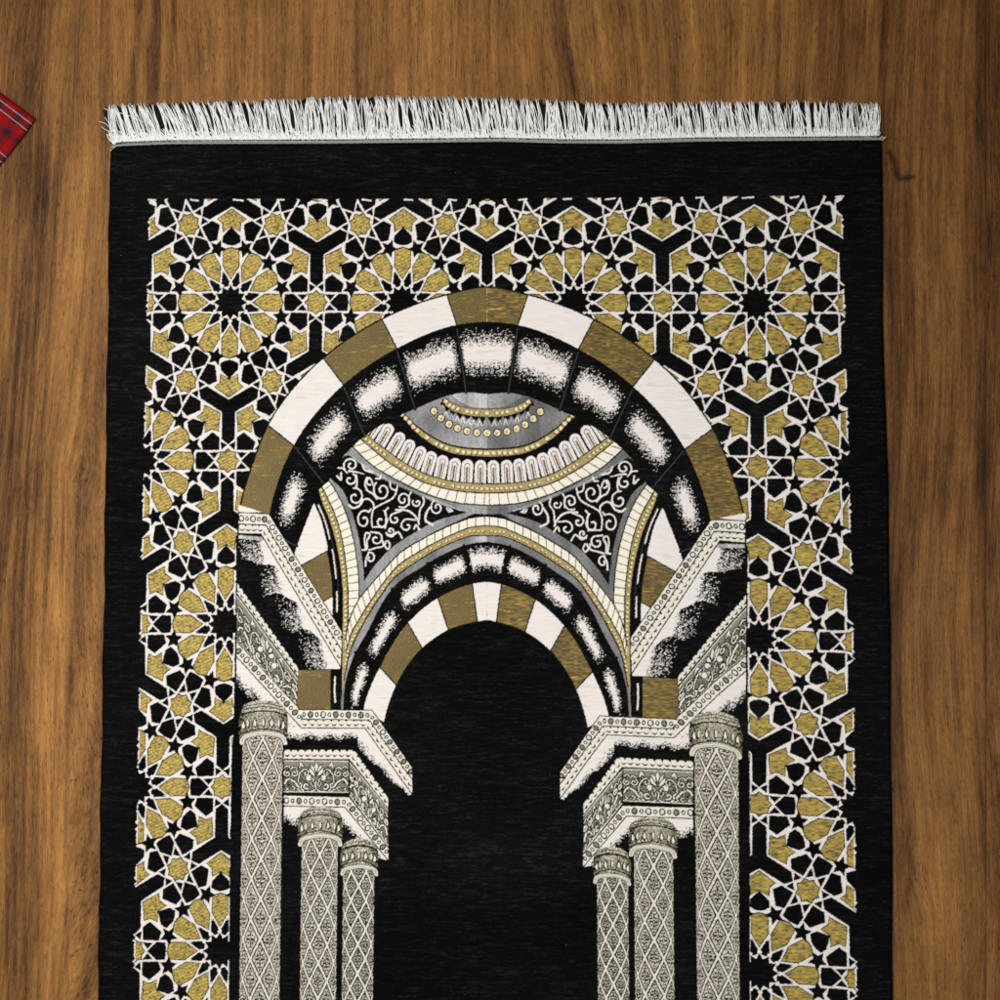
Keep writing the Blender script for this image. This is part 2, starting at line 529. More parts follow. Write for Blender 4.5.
def scallop(a0, a1, b0, b1, step=7.2, line=True):
    fill([a0, a1, b1, b0], CREAM)
    a0, a1, b0, b1 = map(np.array, (a0, a1, b0, b1))
    L = np.hypot(*(a1 - a0)); n = max(1, int(round(L / step)))
    d = (a1 - a0) / L
    nrm = (b0 - a0) - ((b0 - a0) @ d) * d; H = np.hypot(*nrm); nrm = nrm / H
    for i in range(n):
        f = (i + .5) / n
        m = (a0 + (a1 - a0) * f) * .45 + (b0 + (b1 - b0) * f) * .55
        fill([m - d * 3.2 - nrm * 1.2, m - d * 1.2 + nrm * .1, m + d * 1.2 + nrm * .1, m + d * 3.2 - nrm * 1.2, m + d * 1.6 + nrm * 1.2, m + nrm * 1.9, m - d * 1.6 + nrm * 1.2], LINE)
        g = a0 + (a1 - a0) * ((i + 0.) / n)
        fill([g - d * 1.5, g + d * 1.5, g + nrm * H * .27], LINE)
    if line:
        stroke([b0, b1], 1.1, LINE)


def frieze(q0, q1, q2, q3, n=1):
    """carved scrollwork on a grey ground; q0 q1 = top edge, q3 q2 = bottom edge"""
    q0, q1, q2, q3 = map(np.array, (q0, q1, q2, q3))
    fill([q0, q1, q2, q3], GREY)

    def M(x, y):
        return tuple((q0 * (1 - x) + q1 * x) * (1 - y) + (q3 * (1 - x) + q2 * x) * y)
    W = np.hypot(*(q1 - q0)); k = 1.0

    def Z(pts):
        return [M((x - 50) / 930., (y - 130) / 490.) for x, y in pts]

    def st(pts, w, c=CREAM):
        p = spl(Z(pts), 6)
        stroke(p, w + 1.9, LINE); stroke(p, w + .1, c)

    def leaf(pts):
        z = Z(pts)
        stroke(z + [z[0]], 1.5, LINE); fill(z, CREAM)
    fill(Z([(60, 560), (180, 470), (330, 620), (60, 620)]), CAPITAL); fill(Z([(970, 560), (860, 470), (700, 620), (970, 620)]), CAPITAL)
    # lower ground is denser: many tiny dark stitches between the carving
    dither(Z([(50, 230), (980, 230), (980, 620), (50, 620)]), lambda u, v: np.full(u.shape, .42), LINE)
    for mx in (lambda x: x, lambda x: 1030 - x):
        def Zm(pts, mx=mx):
            return [(mx(x), y) for x, y in pts]

        def sp(cx, cy, r, a0, turns, w, sgn):
            t = np.linspace(0, 1, 22); a = np.radians(a0) + sgn * t * turns * 6.283; rr = r * (1 - .78 * t)
            st([(mx(cx + q * math.cos(b)), cy - q * math.sin(b)) for q, b in zip(rr, a)][::2], w)
        st(Zm([(250, 560), (300, 590), (380, 605), (460, 590), (505, 560)]), .9)
        t = np.radians(np.linspace(60, 290, 12))
        st(Zm([(370 + 105 * math.cos(a), 435 - 165 * math.sin(a)) for a in t]), .9)
        sp(370, 325, 42, 60, .9, .8, -1)
        sp(105, 335, 48, 120, 1.2, .9, 1); sp(205, 330, 52, 60, 1.2, .9, -1)
        st(Zm([(65, 250), (110, 225), (145, 250)]), .8); st(Zm([(150, 275), (190, 240), (240, 260)]), .8)
        st(Zm([(75, 480), (100, 430), (140, 410)]), 1.6); st(Zm([(165, 425), (215, 460), (260, 520), (330, 580)]), 1.5)
        leaf(Zm([(265, 270), (290, 160), (345, 230), (300, 220)]))
        sp(380, 510, 50, -60, .8, 1.3, -1)
        st(Zm([(285, 470), (310, 500), (300, 545)]), 1.2)
        st(Zm([(455, 500), (440, 470), (480, 450), (490, 500), (460, 520)]), .7)
        leaf(Zm([(430, 200), (475, 235), (500, 320), (455, 270)]))
        leaf(Zm([(415, 245), (465, 300), (505, 370), (450, 345), (418, 300)]))
        z = M((mx(412) - 50) / 930., (395 - 130) / 490.)
        ell(z[0], z[1], 3.2, 3.4, LINE); ell(z[0], z[1], 2.6, 2.8, CREAM)
        st(Zm([(90, 540), (120, 560), (90, 580)]), .8); st(Zm([(180, 520), (220, 545), (190, 580)]), .8)
        st(Zm([(450, 400), (480, 420), (470, 450)]), .8)
    leaf([(515, 160), (540, 230), (515, 310), (492, 230)])
    st([(515, 450), (505, 500), (515, 560)], 1.0)
    stroke([q0, q1], 1.1, LINE); stroke([q3, q2], 1.1, LINE)
    e = (q3 - q0) / np.hypot(*(q3 - q0))
    stroke([q0 + e * 1.3, q1 + e * 1.3], .8, CREAM); stroke([q3 - e * 1.3, q2 - e * 1.3], .8, CREAM)


def column(xc0, xc1, hw, vtop, vb0, vring, hwcap, ph, per, cap_hw_top):
    """xc0 -> xc1: axis at the capital and at v = 1000"""
    def ax(v):
        return xc0 + (xc1 - xc0) * (v - vring) / (1000. - vring)
    b = box((xc0 - hw - 6, xc0 + hw + 3), (vring - 4, V1))
    s, uu, vv = b
    c = ax(vv); hwv = hw * (1 + .0 * vv)
    x = (uu - c) / hwv
    m = (np.abs(x) < 1) & (vv > vring - 4 + 6 * x * x)
    fx = np.degrees(np.arcsin(np.clip(x, -1, 1))) / 27.5          # lattice steps round the shaft
    fy = (vv - ph) / per
    p = np.mod(fx + fy, 2); q = np.mod(fx - fy, 2)
    dp = np.abs(p - 1); dq = np.abs(q - 1)                     # 1 = on a lattice line
    e = 1 - np.maximum(dp, dq)                                  # distance to the nearest line
    sc = math.cos(math.atan2(hw * .48, per)) * 1.0
    wdt = hw * .46
    dist = e * wdt * .9
    code = np.full(uu.shape, CFILL, np.uint8)
    # the little flower in each lozenge
    a = np.mod(fx + fy + 1, 2) - 1; bq = np.mod(fx - fy + 1, 2) - 1
    a = np.where(True, np.mod(fx + fy, 2) - 1, a); bq = np.mod(fx - fy, 2) - 1
    lx = (a + bq) / 2; ly = (a - bq) / 2
    ew = np.abs(lx) * wdt; eh = np.abs(ly) * per
    pet = ((np.abs(ew - .32 * wdt) / (.17 * wdt)) ** 2 + (eh / (.055 * per)) ** 2 < 1) | ((ew / (.09 * wdt)) ** 2 + ((eh - .24 * per) / (.10 * per)) ** 2 < 1)
    dots = (np.hypot(ew - .22 * wdt, eh - .19 * per) < .95) | (np.hypot(ew - .12 * wdt, eh - .40 * per) < .8) | (np.hypot(ew, eh - .56 * per) < .8) | (np.hypot(ew - .42 * wdt, eh - .13 * per) < .7)
    core = np.hypot(ew, eh) < 1.7
    code[pet | dots] = LINE
    code[core] = LINE
    code[np.hypot(ew, eh) < .7] = CREAM
    nz = stitch_noise(uu, vv)
    code[(code == CFILL) & (nz < .13)] = LINE
    code[(code == CFILL) & (nz > .80)] = CREAM
    code[dist < 2.2] = LINE
    code[dist < .95] = CREAM
    code[(np.abs(x) > .955)] = LINE
    CV[s][m] = code[m]
    # capital: domed top, band with drops, ring
    c0 = ax(vtop)
    top = spl([(c0 - hwcap, vb0 + 6), (c0 - hwcap + 2, vb0), (c0 - cap_hw_top - 2, vtop + 4), (c0 - cap_hw_top * .5, vtop), (c0 + cap_hw_top * .5, vtop), (c0 + cap_hw_top + 2, vtop + 4), (c0 + hwcap - 1, vb0), (c0 + hwcap, vb0 + 6)], 6)
    hb = vring - 8.5
    body = np.vstack([top, [(c0 + hwcap, hb), (c0 + hwcap - 1.0, vring + 4.0)],
                      spl([(c0 + hw + 1, vring + 5), (c0 + hw * .6, vring - 1), (c0, vring - 3.5), (c0 - hw * .6, vring - 1), (c0 - hw - 1, vring + 5)], 6), [(c0 - hwcap + 1.0, vring + 4.0), (c0 - hwcap, hb)]])
    fill(body, CAPITAL)
    dither(body, lambda u, v: .30 + .25 * ((v < vb0) & (np.abs(u - c0) < hwcap)), CREAM)
    dither(body, lambda u, v: np.clip(.12 + .55 * (np.abs(u - c0) / hwcap) ** 4, 0, .6), LINE)
    for dv, w in ((2.5, .8), (5.5, .8)):
        stroke(spl([(c0 - cap_hw_top - 2, vtop + dv + 3), (c0, vtop + dv), (c0 + cap_hw_top + 2, vtop + dv + 3)]), w, LINE)
    arc = spl([(c0 - hwcap + 1, vb0 + 2), (c0 - hwcap * .5, vb0 - 1), (c0, vb0 - 2), (c0 + hwcap * .5, vb0 - 1), (c0 + hwcap - 1, vb0 + 3)])
    stroke(arc, 1.5, LINE)
    lowarc = spl([(c0 - hwcap, hb + 4), (c0 - hwcap * .5, hb - .5), (c0, hb - 2), (c0 + hwcap * .5, hb - .5), (c0 + hwcap, hb + 5)])
    stroke(lowarc, 1.1, LINE)
    n = 7
    for i in range(n):
        t = (i - (n - 1) / 2) / ((n - 1) / 2)
        xx = c0 + hwcap * .86 * math.sin(t * 1.25)
        yy = (vb0 + hb) / 2 + 3 * t * t
        h = (hb - vb0) * .33
        ell(xx, yy + .5, 1.6 if i % 2 else 2.2, h * .9, GREY); ell(xx + .6, yy + .6, 1.5, h * .8, LINE); ell(xx, yy, .9 if i % 2 else 1.25, h * .62, CREAM if i % 2 else TILE)
        if i % 2 == 0:
            stroke([(xx - 3.2, yy + h), (xx, yy - h), (xx + 3.2, yy + h)], .9, LINE)
    kq = hwcap / 24.4
    ring = spl([(c0 + a_ * kq, vring + b_ * kq) for a_, b_ in ((-21.6, 3.0), (-19.6, -1.6), (-14, -4.4), (0, -6.6), (13.5, -5.0), (19.8, -1.8), (21.8, 3.4))])
    stroke(ring, 5.6 * kq ** .5, LINE); stroke(ring, 4.3 * kq ** .5, CREAM)
    stroke(ring + [0, -1.2], .6, CAPITAL)
    stroke(ring + [0, .9], .6, CAPITAL)


def panel():
    left = [(240, 508), (238.5, 512), (236.5, 560), (236, 640), (235, 700), (231.5, 760), (229.5, 900), (227, 1190)]
    fill(np.vstack([parc(R1, 90.5, 7.3, PX, PY, 70), left, [(490, 1190), (490, 287)]]), BLACK)
    tb, gb = dome()
    # small fill between the arcade and the great arch is black pile
    spandrel(tb, gb)
    # inner arch
    segs = [(90.5, 90.5), (82.8, 83), (64.3, 61), (44.3, 38.7), (17, 9.4), (-4.5, -12)]
    inner = [(90.5, 90.5), (81.5, 82.8), (66.5, 64.3), (49.5, 44.3), (20, 17), (-5, -4.5)]
    torus_band(S0, S1, inner, QX, QY, [(.42, .29, .74, .18), (.46, .27, .62, .26), (.50, .26, .52, .32), (.52, .24, .40, .40), (.52, .22, .36, .48)], sep_col=LINE)
    voussoirs(S1, S2, segs, [WHITE, OLIVE, WHITE, OLIVE, WHITE], QX, QY)
    fill(np.vstack([parc(S2, 90.5, -14, QX, QY, 60), [(386, 1190), (490, 1190)]]), BLACK)
    # great arch
    outer = [(90.5, 90.5), (81.9, 81.9), (64.6, 61.2), (47, 40.4), (26, 19.2), (2.2, -1.8), (-8, -9)]
    torus_band(R2, R3, outer, PX, PY, [(.43, .30, .80, .16), (.45, .30, .64, .26), (.47, .29, .50, .34), (.47, .28, .36, .42), (.46, .26, .16, .50), (.5, .1, -.9, .1)])
    vs = [(90.5, 90.5), (80.7, 82), (64.6, 64.8), (48, 47.2), (27.7, 26), (5.5, 5.5)]
    voussoirs(R1, R2, vs, [OLIVE, WHITE, OLIVE, WHITE, OLIVE], PX, PY)
    stroke(parc(R1, 90.5, 7, PX, PY, 70), 1.6, LINE)
    stroke(parc(R2, 90.5, 6, PX, PY, 70), 1.4, LINE)
    stroke([(487.5, 288), (487.5, 322)], .9, BEAD)
    # gold block and dark moulding above the lower cornice
    fill([(298, 669), (330.5, 669), (330.5, 710), (298, 710)], OLIVE)
    fill([(330.5, 669), (341, 669), (341, 710), (330.5, 710)], BLACK)
    stroke([(335, 677), (334.4, 690), (335.2, 702)], 1.6, WHITE)
    stroke([(298, 669.6), (342, 668.6)], 1.4, LINE)
    # upper cornice, seen in perspective
    shade = [(236, 536), (262, 537), (340, 662), (340, 669), (297, 669), (268, 628), (236, 582)]
    fill(shade, BLACK)

    def p_up(u, v):
        # signed distance below the scallop line, along the slope
        line_u = 262 + (v - 534) / 1.66
        d = (line_u - u)
        ve = v - 9.0 * np.exp(-np.clip(d - 5, 0, 99) / 4.5) + 2.2 * np.sin(u * .21)
        st = np.array([505, 531, 562, 595, 630, 668.])
        i = np.clip(np.searchsorted(st, ve.ravel()).reshape(ve.shape) - 1, 0, 4)
        ph = np.clip((ve - st[i]) / (st[i + 1] - st[i]), 0, 1)
        a = 1.1 - (d - 4 - 8.5 * ph) / (3 + 8 * ph)
        sc = .42 * np.clip(ph * 1.6, .25, 1) * np.clip(1.1 - (d - 8 - 12 * ph) / 16., 0, 1)
        return np.clip(np.maximum(a, sc), 0, 1.3) * (d > 0)
    dither(shade, p_up)
    fill([(239, 535), (263, 537), (263, 541), (238.6, 538.5)], SILVER)
    fill([(239, 505), (262, 512), (239, 513)], WHITE)
    scallop((239, 524), (266, 525), (239, 533.5), (261, 534), 7.0)
    scallop((266, 525), (341, 650), (261, 534), (340.5, 667), 7.4)
    molding_beads((238.5, 512.5), (269, 514), (238.5, 524), (266, 525), 6.4)
    molding_beads((269, 514), (341.5, 631), (266, 525), (341.5, 650), 6.1, 1)
    # frieze of the upper block
    frieze((236.5, 594), (297.5, 678), (298.5, 709), (236.5, 642))
    scallop((236, 581.5), (298, 668), (236, 592.5), (298, 677.5), 7.2)
    # shadowed face below it, cornice beads
    tri = [(236, 655), (302, 727), (290, 737), (283, 748), (236, 748)]
    fill(tri, BLACK)
    dither(tri, lambda u, v: np.clip(1.15 - ((v - 655) - (u - 236) * 1.09 - 15 + (u - 236) * .17 + 2.0 * np.sin(u * .35)) / 14., 0, 1.25) * (v > 655 + (u - 236) * 1.09))
    low = [(286, 727), (365, 728), (412, 794), (404, 797), (388, 800), (354, 750), (284, 750)]
    fill(low, BLACK)

    def p_low(u, v):
        d1 = v - 729.0
        line_u = 365 + (v - 728) / 1.41
        d2 = (line_u - u)
        hz = np.clip(1.05 - (d1 - 2.6 + 1.2 * np.sin(u * .31)) / 8.5, 0, 1.25)
        f = np.clip((794 - v) / 50., 0, 1)
        dg = np.clip(1.1 - (d2 - 2 - 8 * f + 2.0 * np.sin(v * .28)) / (4 + 10 * f), 0, 1.25)
        return np.where(u < 358, hz, np.maximum(dg, hz * (u < 366))) * ((d2 > -.3) | (u < 358))
    dither(low, p_low)
    scallop((301, 719.5), (369, 720), (301.5, 728), (365, 728.3), 7.3)
    scallop((369, 720), (412, 779), (365, 728.3), (412, 794), 7.4)
    molding_beads((237, 642), (300.5, 710), (236, 656), (301.5, 728), 6.0)
    molding_beads((298.5, 709.7), (372, 710), (303.5, 719.3), (369, 720), 6.3, 1)
    molding_beads((372, 710), (412.5, 768), (369, 720), (412.5, 780), 6.0, 1)
    stroke([(412.5, 768), (412.5, 795)], .9, LINE)
    # lower block: beads, frieze, face in shadow
    under = [(282, 806), (345, 807), (388, 860), (376, 858), (345, 840), (282, 832)]
    fill(under, BLACK)
    dither(under, lambda u, v: np.where(u < 345, np.clip(1.1 - (v - 807 - 7 + 2 * np.sin(u * .4)) / 11., 0, 1.25),
                                        np.clip(1.1 - (345 + (v - 807) / 1.235 - u - 10 * np.clip((858 - v) / 45., 0, 1)) / 10., 0, 1.25)))
    frieze((283.5, 759.5), (349, 760), (349, 793.5), (283, 793))
    frieze((349.5, 761), (388, 808), (388, 847), (349.5, 796))
    stroke([(349.2, 760), (349.2, 797)], 1.2, LINE)
    scallop((284, 750), (354, 750), (284, 759.3), (349.5, 759.6), 7.2)
    scallop((354, 750), (388, 798), (349.5, 759.6), (388, 808.5), 7.2)
    molding_beads((283, 795), (349, 797), (283, 806), (345, 807.3), 6.2)
    molding_beads((349, 797), (388.3, 847.5), (345, 807.3), (388.3, 860.5), 5.9, 1)
    # shafts
    fill([(232, 746), (284, 750), (284, 1190), (228, 1190)], BLACK)
    frieze((283.5, 759.5), (349, 760), (349, 793.5), (283, 793)) if False else None
    column(358.8, 357.2, 16.2, 839, 848, 871.5, 19.0, 886, 14.6, 12)
    column(319.8, 317.8, 18.8, 807, 817, 841.5, 22.6, 855.2, 18.0, 15)
    column(262.8, 259.3, 20.9, 701, 713, 739.5, 24.4, 738.2, 20.1, 17)
    stroke([(238.5, 512), (236.2, 600), (236, 660), (235.5, 705)], 1.2, LINE)


border()
panel()

# thread colours (linear) and, per thread kind, pile height (mm) and roughness
LUT = np.array([
    (.0042, .0042, .0043),  # black pile
    (.785, .75, .725),      # white
    (.475, .345, .066),       # light gold
    (.172, .112, .0150),     # dark gold
    (.46, .46, .47),        # silver
    (.77, .74, .665),        # cream
    (.006, .0055, .0045),     # outline
    (.235, .23, .195),      # stone grey
    (.27, .255, .165),       # capital
    (.78, .70, .42),        # bead
    (.36, .28, .105),        # bead ground
    (.055, .055, .057),       # dim line
    (.84, .81, .71),        # tile
    (.215, .215, .22),      # dark silver
    (.50, .465, .375),       # shaft ground
], np.float32)
HGT = np.array([.55, .15, .05, .05, .05, .12, .0, .05, .08, .25, .1, .0, .15, .05, .1], np.float32)


# ------------------------------------------------------------------ mirror to the right half (the woven cloth is a little stretched there)
_d = [0, 75, 85, 100, 147, 187, 207, 250, 263, 346, 383, 470]
_top = np.array([0, 76.5, 87, 102, 151, 193, 213, 262.5, 276, 364, 401, 490.])
_mid = np.array([0, 73.5, 83.5, 98, 145.5, 189, 211, 259, 273, 366, 402, 492.])
_bot = np.array([0, 73, 83, 97, 144, 187.5, 210, 255.5, 267.5, 362, 402, 492.])


def mirror_inv(u, v):
    """position on the rug (right of the axis) -> position in the left half of the design"""
    r = u - 487.0
    q = np.clip((v - 300) / 330., 0, 1); q2 = np.clip((v - 630) / 330., 0, 1)
    d0 = np.interp(r, _top, _d); d1 = np.interp(r, _mid, _d); d2 = np.interp(r, _bot, _d)
    d = np.where(v < 630, d0 + (d1 - d0) * q, d1 + (d2 - d1) * q2)
    k = .0315 * d / 265.
    vl = (v + 285 * k) / (1 + k)
    # middle rows of the border sit a touch lower on this side
    vl = vl - 4.0 * np.exp(-((v - 640) / 150.) ** 2) * np.clip((d - 225) / 30., 0, 1)
    return 487.0 - d, vl


def edge_l(v):
    return np.interp(v, [140, 150, 160, 300, 430, 600, 800, 1000, 1200], [112, 110.2, 109.6, 108, 106, 104, 100.5, 98, 95]) + .5 * np.sin(v * .045) + .3 * np.sin(v * .13)


def edge_r(v):
    return np.interp(v, [130, 150, 300, 430, 500, 600, 800, 1000, 1200], [882, 882.3, 883, 886, 889, 890, 892, 893, 895]) + .5 * np.sin(v * .03 + 1)


def edge_t(u):
    return np.interp(u, [105, 113, 122, 170, 340, 500, 560, 620, 700, 880, 890], [153, 148.5, 146.6, 144.4, 143.4, 141.6, 143.0, 143.2, 141.2, 139.4, 139.6])


VB = 1160
NX, NY = 1420, 1760
sx = np.linspace(0, 1, NX); sy = np.linspace(0, 1, NY)
SX, SY = np.meshgrid(sx, sy)
V_ = 140 + SY * (VB - 140)
U_ = edge_l(V_) + SX * (edge_r(V_) - edge_l(V_))
tv = edge_t(U_)
V_ = tv + SY * (VB - tv)
U_ = edge_l(V_) + SX * (edge_r(V_) - edge_l(V_))
right = U_ > 487.0
mu, mv = mirror_inv(U_, V_)
LU = np.where(right, mu, U_); LV = np.where(right, mv, V_)          # (thread by thread the figure steps a little)

# per-thread colour of the design, with loom variation and some painted sheen per kind of thread
idx_pad = CV


def sample_code(du, dv):
    i = np.clip(((LU + du - U0) * SS).astype(np.int32), 0, CW - 1)
    j = np.clip(((LV + dv - V0) * SS).astype(np.int32), 0, CH - 1)
    return idx_pad[j, i]


COL = np.zeros(U_.shape + (3,), np.float32); HT = np.zeros(U_.shape, np.float32); MET = np.zeros(U_.shape, np.float32)
wv = rng.random((1400, 1100)).astype(np.float32)


def vnoise(x, y):
    xi = np.floor(x).astype(int); yi = np.floor(y).astype(int)
    fx = x - xi; fy = y - yi
    fx = fx * fx * (3 - 2 * fx); fy = fy * fy * (3 - 2 * fy)
    g = lambda a, b: wv[np.mod(b, 1400), np.mod(a, 1100)]
    return (g(xi, yi) * (1 - fx) + g(xi + 1, yi) * fx) * (1 - fy) + (g(xi, yi + 1) * (1 - fx) + g(xi + 1, yi + 1) * fx) * fy


LU = LU + .75 * (vnoise(U_ * .55 + 3, V_ * 1.25) - .5); LV = LV + .55 * (vnoise(U_ * .8, V_ * .6 + 9) - .5)
# brocade: short slanted floats bound down by dark threads on one side, level floats on the other
tw = np.where(right, vnoise(U_ * .30, V_ * .95), vnoise((U_ + V_ * .9) * .42, (V_ - U_ * .5) * .75))
bind = np.where(right, vnoise(U_ * .16 + 40, V_ * .55), .5 + .5 * np.sin((V_ * 1.0 + U_ * .45) * 1.9 + 2.5 * vnoise(U_ * .2, V_ * .2)))
goldmod = (.36 + .95 * tw) * (.72 + .42 * bind)
goldmod = np.where(tw < .18, goldmod * .6, goldmod) * np.where(right, .88, 1.0)  # gold darker on the right half: light falloff put into its colour
ol_t = np.where(right, vnoise(U_ * .25 + 9, V_ * 1.1 + 3), .5 + .5 * np.sin((LV * .62 + LU * 1.0) * 2.75 + 2.5 * vnoise(U_ * .10, V_ * .10)) * (.25 + .75 * vnoise(U_ * .4, V_ * .4)))
oldiff = vnoise(U_ * .05, V_ * .06)
olmod = (.36 + 1.3 * ol_t ** 1.8) * (.82 + .36 * oldiff)
flk = vnoise(U_ * .11 + 31, V_ * 1.05 + 17) + .25 * vnoise(U_ * .7, V_ * .7)
olmod = olmod * (1 + 1.3 * np.clip((flk - .95) * 6, 0, 1))
wmod = .93 + .10 * vnoise(U_ * .10, V_ * 1.0) - .10 * (vnoise(U_ * .06 + 7, V_ * .55) > .86)
abr = vnoise(U_ * .07, V_ * .55) * .4 + vnoise(U_ * .20 + 11, V_ * .9) * .3 + vnoise(U_ * .6 + 5, V_ * 1.2) * .3
smod = np.where(right, .68, 1.0) * (.55 + .95 * vnoise(U_ * .06, V_ * .045)) * (.82 + .36 * vnoise(U_ * .45, V_ * .10)) * (1 + np.where(right, .2, .5) * np.exp(-((U_ - 484) / 11.) ** 2)) * (.72 + .56 * vnoise(U_ * .95 + 2, V_ * 1.1))  # centre streak and darker right half: silver sheen put into the colour
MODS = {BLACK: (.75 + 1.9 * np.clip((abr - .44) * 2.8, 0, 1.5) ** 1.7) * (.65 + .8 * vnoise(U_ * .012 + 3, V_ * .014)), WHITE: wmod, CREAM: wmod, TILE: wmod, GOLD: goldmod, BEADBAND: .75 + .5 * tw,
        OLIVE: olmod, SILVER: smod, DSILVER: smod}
offs = [(-.2, -.2), (.2, -.2), (-.2, .2), (.2, .2), (0, 0)]
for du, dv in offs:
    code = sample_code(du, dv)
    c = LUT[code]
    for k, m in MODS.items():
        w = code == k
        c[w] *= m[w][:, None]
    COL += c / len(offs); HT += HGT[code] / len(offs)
    MET += np.isin(code, (GOLD, OLIVE, SILVER, DSILVER, BEADBAND)).astype(np.float32) / len(offs)
# stray lint caught on the black pile
for _ in range(34):
    u = rng.uniform(110, 885); v = rng.uniform(150, 1000)
    j = np.argmin(np.abs(V_[:, NX // 2] - v)); i = int((u - 98) / 795 * NX)
    if 0 < i < NX - 3 and COL[j, i].max() < .03:
        COL[j, i:i + rng.integers(1, 3)] = (.10, .10, .12)

# height of the cloth: pile relief, slow waves, rounded edges
wav = .9 * np.sin(U_ * .011 + .7) * np.sin(V_ * .009) + .5 * np.sin(V_ * .03 + U_ * .004)
dl = np.minimum(U_ - edge_l(V_), edge_r(V_) - U_); dt = V_ - edge_t(U_)
de = np.minimum(dl, dt + .2)
rnd = np.sqrt(np.clip(1 - (1 - np.clip(de / 3.5, 0, 1)) ** 2, 0, 1))
Zt = (6.6 + wav) * (.12 + .88 * rnd) + HT * (.6 + .8 * vnoise(U_ * .9, V_ * 1.3)) * rnd
Zt = np.maximum(Zt, .4)
k = (CAM_H - Zt * MM) / CAM_H
VX = (U_ - 500) * MM * k; VY = (500 - V_) * MM * k; VZ = Zt * MM


def grid_mesh(name, X, Y, Z):
    ny, nx = X.shape
    me = bpy.data.meshes.new(name)
    co = np.stack([X, Y, Z], -1).reshape(-1, 3).astype(np.float32)
    me.vertices.add(len(co)); me.vertices.foreach_set('co', co.ravel())
    a = (np.arange(ny - 1)[:, None] * nx + np.arange(nx - 1)[None]).ravel()
    q = np.stack([a + nx, a + nx + 1, a + 1, a], -1).astype(np.int32)
    me.loops.add(q.size); me.loops.foreach_set('vertex_index', q.ravel())
    me.polygons.add(len(q)); me.polygons.foreach_set('loop_start', np.arange(0, q.size, 4, dtype=np.int32))
    me.update(calc_edges=True)
    me.polygons.foreach_set('use_smooth', np.ones(len(q), bool))
    return me


def add_color(me, name, rgb):
    at = me.attributes.new(name, 'FLOAT_COLOR', 'POINT')
    a = np.ones((len(me.vertices), 4), np.float32); a[:, :3] = rgb.reshape(-1, 3)
    at.data.foreach_set('color', a.ravel())


def add_float(me, name, val):
    at = me.attributes.new(name, 'FLOAT', 'POINT')
    at.data.foreach_set('value', np.ascontiguousarray(val, np.float32).ravel())


# ------------------------------------------------------------------ materials
def mat(name):
    m = bpy.data.materials.new(name); m.use_nodes = True
    nt = m.node_tree; nt.nodes.clear()
    o = nt.nodes.new('ShaderNodeOutputMaterial'); b = nt.nodes.new('ShaderNodeBsdfPrincipled')
    nt.links.new(b.outputs[0], o.inputs[0])
    return m, nt, b


def N(nt, typ, **kw):
    n = nt.nodes.new(typ)
    for a, v in kw.items():
        setattr(n, a, v)
    return n


def math_node(nt, op, a, b=None, c=None):
    n = N(nt, 'ShaderNodeMath', operation=op)
    for i, x in enumerate((a, b, c)):
        if x is None:
            continue
        if isinstance(x, (int, float)):
            n.inputs[i].default_value = x
        else:
            nt.links.new(x, n.inputs[i])
    return n.outputs[0]


def noise(nt, vec, scale, detail=3, rough=.55, dist=0.):
    n = N(nt, 'ShaderNodeTexNoise')
    n.inputs['Scale'].default_value = scale; n.inputs['Detail'].default_value = detail
    n.inputs['Roughness'].default_value = rough; n.inputs['Distortion'].default_value = dist
    nt.links.new(vec, n.inputs['Vector'])
    return n.outputs['Fac']


def weave_material():
    m, nt, b = mat('woven_threads')
    a = N(nt, 'ShaderNodeAttribute', attribute_name='thread'); nt.links.new(a.outputs['Color'], b.inputs['Base Color'])
    me_ = N(nt, 'ShaderNodeAttribute', attribute_name='lurex')
    r = math_node(nt, 'MULTIPLY_ADD', me_.outputs['Fac'], -.38, .92); nt.links.new(r, b.inputs['Roughness'])
    s = math_node(nt, 'MULTIPLY_ADD', me_.outputs['Fac'], .35, .035); nt.links.new(s, b.inputs['Specular IOR Level'])
    tc = N(nt, 'ShaderNodeTexCoord')
    mp = N(nt, 'ShaderNodeMapping'); mp.inputs['Scale'].default_value = (420, 1300, 1); nt.links.new(tc.outputs['Object'], mp.inputs['Vector'])
    f = noise(nt, mp.outputs[0], 1.0, 2)
    bp = N(nt, 'ShaderNodeBump'); bp.inputs['Strength'].default_value = .5; bp.inputs['Distance'].default_value = .0006
    nt.links.new(f, bp.inputs['Height']); nt.links.new(bp.outputs[0], b.inputs['Normal'])
    return m


def yarn_material(name, col, var=.12, rough=.75):
    m, nt, b = mat(name)
    tc = N(nt, 'ShaderNodeTexCoord')
    f = noise(nt, tc.outputs['Object'], 260, 2)
    hs = N(nt, 'ShaderNodeHueSaturation'); hs.inputs['Color'].default_value = (*col, 1)
    nt.links.new(math_node(nt, 'MULTIPLY_ADD', f, var * 2, 1 - var), hs.inputs['Value'])
    nt.links.new(hs.outputs[0], b.inputs['Base Color'])
    b.inputs['Roughness'].default_value = rough; b.inputs['Specular IOR Level'].default_value = .15
    return m


